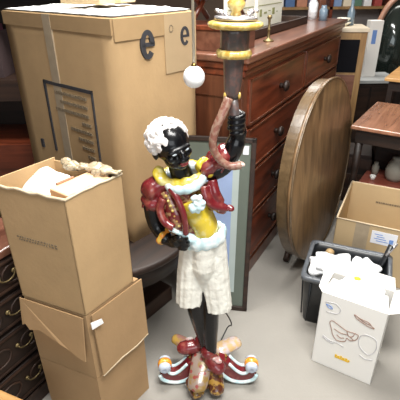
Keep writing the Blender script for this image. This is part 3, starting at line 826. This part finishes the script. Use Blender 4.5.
# --- base: scroll feet and lobes
zb = .0
def scroll(ang, reach, s=1.0, wdt=.024, rise=.075):
    """foot that dips to the floor and curls up into a volute"""
    ca, sa = math.cos(R_(ang)), math.sin(R_(ang))
    def W(r, h, o_=0): return Vector((r * ca - o_ * sa, r * sa + o_ * ca, h))
    path = [(.035, .105), (.055, .060), (.085, .028), (.12, .014), (.155, .018), (.185, .036), (.195, .062)]
    path = [(a * reach / .195, b) for a, b in path]
    pc = smooth_path([Vector((a, b, 0)) for a, b in path], 5)
    top = smooth_path([Vector((a, b, 0)) for a, b in [(.045 * reach / .195, .135), (.080 * reach / .195, .115), (.10 * reach / .195, .092), (.118 * reach / .195, .072), (.138 * reach / .195, .060), (.155 * reach / .195, .066), (.165 * reach / .195, .085)]], 5)
    rings_ = []
    for p, q_ in zip(pc, top):
        rings_.append([W(p.x, p.y, -wdt), W(p.x, p.y, wdt), W(q_.x, q_.y, wdt * .8), W(q_.x, q_.y, -wdt * .8)])
    body = MB().rings(rings_, smooth=False).build('scroll_foot', RED, S0, .004)
    e = MB()
    for o_ in (-wdt, wdt):
        e.tube([W(p.x, max(p.y, .008), o_) for p in pc], .008, 8)
        e.tube([W(p.x, p.y, o_ * .85) for p in top[6:]], .0065, 8)
    e.build('cream_edge', BLUE, body)['label'] = 'pale edge of the scroll foot'
    vc = (.174 * reach / .195, .096)
    rm_ = plain('whitish_blue_%d' % ang, (.50, .55, .64), .4, var=.2, scale=60)
    v = MB(); v.lathe([(.001, -wdt - .004), (.012, -wdt - .012), (.025, -wdt), (.025, wdt), (.012, wdt + .012), (.001, wdt + .004)], W(*vc), (-sa, ca, 0), 24)
    v.build('volute', rm_, body)
    v = MB(); v.lathe([(.015, -.012), (.0275, -.012), (.0295, 0), (.0275, .012), (.015, .012)], W(*vc), (-sa, ca, 0), 24); v.build('volute_band', ORG, body)


scroll(184, .200); scroll(-5, .200)
scroll(95, .12)
# core block
MB().lathe([(.001, .0), (.062, .0), (.070, .015), (.055, .04), (.05, .07), (.065, .10), (.075, .122), (.001, .13)], n=32, mod=lambda t, h: 1 + .07 * math.cos(6 * t)).build('base_core', GBROWN, S0)


def lobe(c0, c1, r0, r1, th, m, name='base_lobe', dz=.0):
    """cushion-like rounded tongue from c0 to c1"""
    c0, c1 = Vector(c0), Vector(c1); t = MB(); rs = []; nn = 14
    d = c1 - c0; side = d.cross(Vector((0, 0, 1))).normalized(); up = side.cross(d).normalized()
    for i in range(nn + 1):
        s = i / nn; e = math.sqrt(max(.0, 1 - (2 * s - 1) ** 6)) if 0 < i < nn else .12
        rr = (r0 + (r1 - r0) * s) * e
        rs.append([c0 + d * s + side * rr * math.cos(2 * math.pi * k / 20) + up * th * e * math.sin(2 * math.pi * k / 20) for k in range(20)])
    t.rings(rs); return t.build(name, m, S0)


lobe(Q(204, 350, .14), Q(196, 393, .070), .044, .040, .022, FLORAL)                 # front tongue
lobe(Q(200, 350, .115), Q(172, 337, .115), .030, .026, .020, painted('floral_yellow_paint', (.50, .32, .07), (.36, .18, .15), 40, .45, .6))
lobe(Q(214, 352, .12), Q(240, 340, .115), .038, .034, .020, painted('pale_floral_paint', (.50, .34, .16), (.48, .40, .40), 40, .45, .6))
lobe(Q(213, 366, .10), Q(218, 396, .030), .036, .030, .026, GBROWN, 'carved_bracket')
lobe(Q(190, 376, .06), Q(200, 398, .022), .030, .028, .020, GBROWN, 'carved_bracket')

# --- body: one continuous mesh
b = MB()
pel = P(204, 250, .0); chest = P(188, 203, .0); nk = P(183, 178, -.005)
b.tube([P(204, 244), P(197, 228), chest, P(184, 188)], [.040, .044, .056, .045], 20, flat=.8)
b.tube([chest, nk, P(176, 158, -.01)], [.044, .036, .032], 16)
# head
Hc = P(171, 145.5, -.02)
f = Vector((.50, -.86, .02)).normalized()
e_ = Vector((.84, .48, .22)); e_ = (e_ - f * e_.dot(f)).normalized()
u_ = e_.cross(-f).normalized()
if u_.z < 0: u_ = -u_
HR = Matrix((e_, f, u_)).transposed()      # columns: right, forward, up
HS = 1.13
def Hd(x, y, z): return Hc + HR @ Vector((x, y, z)) * HS
def hb_(c, r, sub=3): b.blob(Hd(*c), Vector(r) * HS, rot=HR, sub=sub)
hb_((0, -.004, .012), (.050, .058, .056), 4)
hb_((0, .018, -.028), (.036, .038, .036))
hb_((0, .036, -.046), (.018, .016, .015))          # chin
hb_((0, .050, .004), (.034, .010, .010))           # brow
hb_((0, .060, -.012), (.009, .012, .016)); hb_((0, .067, -.020), (.015, .009, .008))   # nose
hb_((.024, .040, -.016), (.014, .012, .012)); hb_((-.024, .040, -.016), (.014, .012, .012))   # cheeks
hb_((0, .054, -.034), (.016, .008, .008))           # lips
hb_((.050, -.005, -.008), (.006, .012, .016)); hb_((-.050, -.005, -.008), (.006, .012, .016))   # ears
hb_((.018, .050, -.001), (.009, .007, .006)); hb_((-.018, .050, -.001), (.009, .007, .006))
# figure's right arm (viewer's left), hand on hip
sh1 = P(158, 184, .0)
b.tube(smooth_path([sh1, P(152, 205, -.005), P(156, 224, -.01), P(166, 238, -.035), P(176, 243, -.055)], 4), [.030] * 5 + [.027] * 4 + [.025] * 4 + [.020] * 4, 14)
hp = P(177, 241, -.058)
b.blob(hp, (.026, .020, .024), sub=3)
for k in range(4):
    s0 = hp + Vector((.004 + .000 * k, -.012, .018 - .013 * k)); L1 = (.030, .034, .033, .027)[k]
    b.tube(smooth_path([s0, s0 + Vector((L1 * .7, -.008, .000)), s0 + Vector((L1, .004, -.004)), s0 + Vector((L1 * .75, .018, -.006))], 3), .0066 if k < 3 else .0058, 8)
b.tube(smooth_path([hp + Vector((-.004, -.012, .014)), hp + Vector((.004, -.024, .026)), hp + Vector((.020, -.024, .030))], 3), [.009, .009, .0085, .008, .008, .007, .0065], 8)
# figure's left arm (viewer's right), raised, gripping the torch
gr = P(236, 122, -.02)
b.tube(smooth_path([P(206, 172, 0), P(222, 166, .0), P(232, 152, -.005), P(238, 134, -.005), gr + Vector((.008, .012, -.012))], 4), [.034] * 4 + [.032] * 3 + [.030] * 4 + [.026] * 3 + [.022] * 3, 14)
# torch axis
ta = P(232, 96, -.02); tbm = P(236, 140, -.02); tdir = (P(236, 12, -.02) - ta).normalized()
b.blob(gr + Vector((.012, .010, .004)), (.018, .020, .027), sub=3)
for k in range(4):
    c0 = gr + tdir * (.024 - k * .0155); rr = .021
    pts = [c0 + Vector((rr * math.cos(a_k), rr * math.sin(a_k) * 1.0, -.002 * j)) for j, a_k in enumerate([.5, -.2, -.9, -1.7, -2.5, -3.1][:(6, 6, 6, 5)[k]])]
    b.tube(smooth_path(pts, 3), (.0078, .0082, .0078, .0068)[k], 8)
b.tube(smooth_path([gr + Vector((.014, .004, .022)), gr + Vector((-.004, .024, .034)), gr + Vector((-.020, .010, .040))], 3), [.0095] * 4 + [.008] * 3, 8)
# legs
for (h0, k0, m0, a0) in (((197, 255), (195, 300), (200, 322), (205, 344)), ((211, 255), (210, 306), (210, 326), (211, 352))):
    dy = -.0 if h0[0] < 200 else -.012
    b.tube(smooth_path([P(*h0, 0), P(*k0, -.01), P(*m0, dy), P(*a0, dy * 2)], 4), [.034, .034, .034, .034, .034, .034, .034, .034, .033, .030, .027, .024, .022], 14)
body = b.build('body', SKIN, S0, remesh=.0032, smooth_it=3)

# eyes, lips
t = MB()
for s in (-1, 1): t.blob(Hd(s * .018, .0540, -.001), (.0085, .0050, .0048), rot=HR, sub=3)
t.build('eyes', EYEW, S0)
t = MB(); t.blob(Hd(0, .060, -.0315), (.015, .0055, .0045), rot=HR, sub=3); t.blob(Hd(0, .059, -.0375), (.013, .0055, .0050), rot=HR, sub=3); t.build('lips', LIP, S0)
# hair
h = MB(); h.blob(Hd(-.003, -.010, .022), (.061, .064, .054), rot=HR, amp=.003, freq=60, sub=5)
q = random.Random(1)
for k in range(420):
    d = Vector((q.gauss(0, 1), q.gauss(0, 1), q.gauss(0, 1))).normalized()
    if d.y > .58 - .7 * max(0, -d.z) or d.z < -.55: continue
    h.blob(Hd(-.003 + d.x * .055, -.010 + d.y * .057, .022 + d.z * .049), .0060 + q.random() * .002, sub=2)
h.build('hair', HAIR, S0, remesh=.0032, smooth_it=1)

# breeches: two fluted legs grown together
def fl(n, a): return lambda t, h_: 1 + a * math.sin(n * t + 9 * h_) + a * .6 * math.sin((n + 5) * t)
t = MB()
for sx, (c0, c1, c2, r) in ((1, (P(195, 238), P(192, 272), P(190, 301, -.008), (.048, .054, .053))), (-1, (P(212, 238), P(214, 274), P(218, 307, -.012), (.048, .054, .052)))):
    pts = smooth_path([c0, c1, c2], 8); rs = []
    nn = 96; m_ = len(pts)
    for i, p in enumerate(pts):
        s = i / (m_ - 1); rr = r[0] + (r[1] - r[0]) * min(1, s * 2) + (r[2] - r[1]) * max(0, s * 2 - 1)
        am = .012 + .022 * s; ring = []
        for k in range(nn):
            a = 2 * math.pi * k / nn; cc = 1 + am * (math.sin(13 * a + 1.2 * math.sin(s * 3)) + .5 * math.sin(21 * a))
            dz = .012 * noise.noise(Vector((math.cos(a) * 3, math.sin(a) * 3, sx * 5))) if i == m_ - 1 else 0
            ring.append(p + Vector((rr * cc * math.cos(a), rr * .85 * cc * math.sin(a), dz)))
        rs.append(ring)
    t.rings(rs)
t.tube([P(204, 234), P(203.5, 262), P(203.5, 284)], [.066, .070, .035], 24, flat=.72)
t.build('breeches', CREAM, S0, remesh=.0035, smooth_it=1)
t = MB(); t.tube([P(203, 246, -.050), P(204, 258, -.053), P(204, 268, -.050)], [.0025, .003, .0015], 6); t.build('fly_seam', plain('grey_seam', (.40, .37, .34), .8), S0)

# shirt, sash, jacket, collar, cravat
t = MB(); t.tube(smooth_path([P(190, 196, -.008), P(198, 212, -.014), P(204, 224, -.010), P(206, 234, -.006)], 4), [.060] * 6 + [.058] * 4 + [.054] * 3, 28, flat=.78)
t.build('shirt', YEL, S0, remesh=.004)
def torus_band(c, rx, ry, tilt, r, ang0=0, ang1=360, m=None, name='', sq=1.5, n=40, M=None):
    t = MB(); pts = []
    full = abs(ang1 - ang0) >= 360
    for k in range(n if full else n + 1):
        a = R_(ang0 + (ang1 - ang0) * k / n); pts.append(c + tilt @ Vector((rx * math.cos(a), ry * math.sin(a), 0)))
    rad = [r * (1 + .12 * math.sin(k * 1.9)) for k in range(len(pts))]
    t.tube(pts, rad, 12, closed=full, flat=sq); return t
tl = Matrix.Rotation(R_(-14), 3, 'Y') @ Matrix.Rotation(R_(-8), 3, 'X')
t = torus_band(P(204, 236, 0), .067, .060, Matrix.Rotation(R_(-12), 3, 'Y') @ Matrix.Rotation(R_(-6), 3, 'X'), .027, sq=.5)
t.blob(P(190, 238, -.055), (.030, .014, .018), amp=.006, freq=40, sub=3)
t.build('sash', BLUE, S0, remesh=.0035, smooth_it=1)
t = torus_band(P(184, 174, .004), .066, .050, Matrix.Rotation(R_(-10), 3, 'Y') @ Matrix.Rotation(R_(10), 3, 'X'), .017, sq=.9)
t.blob(P(160, 176, -.02), (.024, .026, .034), amp=.006, freq=40, sub=3); t.blob(P(206, 167, -.012), (.032, .026, .032), amp=.008, freq=40, sub=3)
t.build('neckerchief', YEL, S0, remesh=.0035, smooth_it=1)
t = torus_band(P(185, 178, -.014), .060, .052, Matrix.Rotation(R_(-12), 3, 'Y') @ Matrix.Rotation(R_(20), 3, 'X'), .018, sq=.75)
t.build('collar', BLUE, S0, remesh=.0035, smooth_it=1)
t = MB()
c0 = P(198, 204, -.078)
for k in range(16):
    d = Vector((random.uniform(-1, 1), random.uniform(-.6, .2), random.uniform(-1, 1)))
    t.blob(c0 + Vector((d.x * .020, d.y * .008, d.z * .024)), .011, amp=.003, freq=60, sub=3, seed=k)
t.build('cravat', BLUE, S0, remesh=.003, smooth_it=1)
# jacket body (open at the front), skirts
t = MB()
t.tube(smooth_path([P(186, 184, .012), P(186, 200, .010), P(190, 216, .012), P(196, 230, .014)], 4), [.066] * 6 + [.064] * 7, 28, flat=.75)
t.tube(smooth_path([P(163, 192, -.026), P(170, 206, -.042), P(175, 220, -.048), P(177, 232, -.044)], 4), [.030] * 6 + [.034] * 4 + [.028] * 3, 18, flat=.6)
t.tube(smooth_path([P(208, 182, -.010), P(213, 194, -.020), P(214, 208, -.014)], 4), [.028] * 5 + [.024] * 4, 14, flat=.7)
t.build('jacket', REDG, S0, remesh=.0038)
t = MB()
t.tube(smooth_path([P(170, 188, -.050), P(178, 200, -.072), P(184, 216, -.080), P(186, 234, -.074)], 5), [.011] * 16, 10)
t.tube(smooth_path([P(163, 198, -.050), P(160, 210, -.055), P(165, 222, -.068), P(174, 228, -.08)], 5), [.014] * 16, 10)
t.tube(smooth_path([P(204, 186, -.050), P(206, 196, -.060), P(212, 205, -.060), P(226, 208, -.05)], 5), [.014] * 16, 10)
t.tube(smooth_path([P(212, 180, -.03), P(215, 192, -.044), P(220, 202, -.040)], 5), [.017] * 11, 10)
t.blob(P(219, 207, -.04), (.036, .020, .017), amp=.008, freq=50, sub=4)
t.blob(P(229, 208, -.04), (.014, .012, .012), amp=.005, freq=50, sub=3)
t.build('jacket_lapels', RED, S0, remesh=.0035, smooth_it=1)
# sleeves
t = MB(); t.blob(P(158, 187, -.006), (.044, .046, .040), amp=.010, freq=22, sub=4, seed=1); t.blob(P(154, 201, -.008), (.040, .042, .030), amp=.008, freq=24, sub=4, seed=2)
for k in range(9):
    a = k * 2 * math.pi / 9; t.tube([P(160, 178, 0) + Vector((.018 * math.cos(a), .018 * math.sin(a), .0)), P(158, 188, 0) + Vector((.039 * math.cos(a), .039 * math.sin(a), 0)), P(153, 206, -.004) + Vector((.034 * math.cos(a), .034 * math.sin(a), 0))], [.006, .008, .006], 8)
t.build('sleeve', RED, S0, remesh=.0035, smooth_it=2)
t = MB(); t.blob(P(212, 166, 0), (.040, .042, .044), amp=.009, freq=22, sub=4, seed=5); t.blob(P(223, 157, 0), (.042, .042, .034), rot=Matrix.Rotation(R_(-40), 3, 'Y'), amp=.008, freq=26, sub=4, seed=6)
for k in range(8):
    a = k * 2 * math.pi / 8; rm = Matrix.Rotation(R_(55), 3, 'Y')
    t.tube([P(208, 172, 0) + rm @ Vector((.026 * math.cos(a), .03 * math.sin(a), 0)), P(216, 162, 0) + rm @ Vector((.036 * math.cos(a), .036 * math.sin(a), 0)), P(229, 152, 0) + rm @ Vector((.028 * math.cos(a), .030 * math.sin(a), 0))], [.006, .008, .006], 8)
t.build('sleeve', RED, S0, remesh=.0035, smooth_it=2)
t = MB(); c0 = P(164, 236, -.026); dd = (P(176, 243, -.055) - P(158, 228, -.012)).normalized()
t.lathe([(.026, -.010), (.031, -.006), (.034, .006), (.026, .012), (.022, .0)], c0, dd, 24, mod=lambda a, h_: 1 + .08 * math.sin(6 * a)); t.build('cuff', ORG, S0)
t = MB(); c0 = P(174, 233, -.062)
for k in range(5): t.blob(P(171 + k * 3.2, 229 + k * 1.5, -.066), .0095, sub=2)
t.build('wrist_frill', BLUE, S0, remesh=.003)
# gold braid on jacket
t = MB()
for k in range(7): t.blob(P(166 + k * 2.2, 196 + k * 5, -.06 - .002 * k), (.005, .004, .005), sub=2)
t.build('gilt_buttons', GILT, S0)
# shoes
def shoe(heel, toe, r, bowp):
    t = MB(); hh, tt_ = Vector(heel), Vector(toe); mid = hh.lerp(tt_, .55)
    t.tube([hh, hh.lerp(tt_, .2), mid, hh.lerp(tt_, .85), tt_], [r * .75, r, r * 1.02, r * .85, r * .4], 18)
    t.blob(hh + Vector((0, 0, r * .7)), (r * .95, r * .95, r * .9), sub=3)
    o = t.build('shoe', RED, S0, remesh=.003, smooth_it=2)
    t = MB(); t.blob(Vector(bowp), (.018, .012, .012), amp=.006, freq=60, sub=3); t.build('bow', painted('pink_white_bow', (.55, .30, .28), (.65, .58, .55), 60), o)
shoe(Q(201, 345, .160), Q(177, 349, .150), .030, Q(190, 340, .178))
shoe(Q(208, 356, .155), Q(223, 373, .118), .032, Q(217, 360, .172))
t = MB(); t.blob(Q(206, 350, .13), (.045, .04, .018), sub=3); t.build('foot_rest', REDG, S0)

# --- torch
t = MB()
L0 = (P(236, 20, -.02) - ta).length; sc_ = L0 / 76.0
def th_(py): return (96 - py) * sc_
prof = [(.001, th_(99)), (.017, th_(99)), (.021, th_(94)), (.024, th_(85)), (.028, th_(60)), (.030, th_(55)), (.038, th_(50)), (.038, th_(32)), (.042, th_(28)), (.001, th_(28))]
t.lathe(prof, ta, tdir, 40, mod=lambda a, h_: 1 + .03 * math.sin(10 * a)); t.build('torch_column', GREYB, S0)
t = MB(); t.lathe([(.03, th_(56)), (.045, th_(55.5)), (.048, th_(52)), (.045, th_(48)), (.03, th_(47.5))], ta, tdir, 48, mod=lambda a, h_: 1 + .03 * math.sin(14 * a)); t.build('gilt_ring', GILT, S0)
t = MB(); t.lathe([(.03, th_(28)), (.064, th_(27.5)), (.073, th_(25)), (.072, th_(22)), (.06, th_(20.5)), (.001, th_(20))], ta, tdir, 48, mod=lambda a, h_: 1 + .025 * math.sin(18 * a)); t.build('gilt_drip_pan', GILT, S0)
t = MB(); t.lathe([(.001, th_(19.5)), (.058, th_(19.2)), (.056, th_(16.5)), (.02, th_(15.5)), (.001, th_(15.5))], ta, tdir, 40); t.build('grey_pan_top', SILV, S0)
t = MB(); t.lathe([(.001, th_(16)), (.016, th_(16)), (.012, th_(12)), (.022, th_(8)), (.024, th_(4)), (.014, th_(0)), (.012, th_(-8)), (.020, th_(-14)), (.001, th_(-16))], ta, tdir, 24); t.build('gilt_stem', GILT, S0)
t = MB()
for dx in (-1, 1):
    for k in range(3): t.blob(ta + tdir * th_(14 - k * 1.3) + Vector((dx * (.030 + .010 * k), (-.012, .012, 0)[k], 0)), (.008, .007, .006), amp=.003, freq=90, sub=2)
t.build('silvered_leaves', SILV, S0)
t = MB()
for dx in (-1, 1): MB().blob(ta + tdir * th_(95) + Vector((dx * .020, -.006, 0)), (.005, .008, .011), sub=2).build('gilt_clasp', GILT, S0)
# lower grip of torch and dark fold beneath the column
t = MB(); t.tube([ta + tdir * -.0, P(236, 128, -.012), P(238, 142, -.006)], [.017, .014, .008], 14); t.build('torch_grip', GREYB, S0)
# horn: from clasp down to the sleeve, curling to the right
t = MB()
hp_ = smooth_path([P(229, 98, -.045), P(222, 115, -.056), P(215, 131, -.060), P(213, 147, -.060), P(220, 160, -.058), P(230, 166, -.056), P(241, 165, -.054)], 6)
m_ = len(hp_); t.tube(hp_, [.0135 - .002 * math.sin(i / m_ * 3) + .0025 * (i % 2) * (i < m_ * .5) * .4 for i in range(m_)], 14)
t.build('curved_horn', PINKB, S0)
t = MB(); t.blob(P(241, 164, -.055), (.012, .009, .008), amp=.003, freq=80, sub=3); t.build('horn_tip', painted('tip_paint', (.35, .2, .16), (.6, .5, .45), 80), S0)
# power cable of the torch, out of the base
t = MB(); t.tube(smooth_path([Vector((.04, .10, .05)), Q(228, 338, .08) + Vector((0, .06, 0)), Q(232, 330, .16) + Vector((0, .03, 0)), Q(228, 316, .27), Q(220, 306, .36)], 6), .003, 8)
t.build('cable', CABLE, S0)
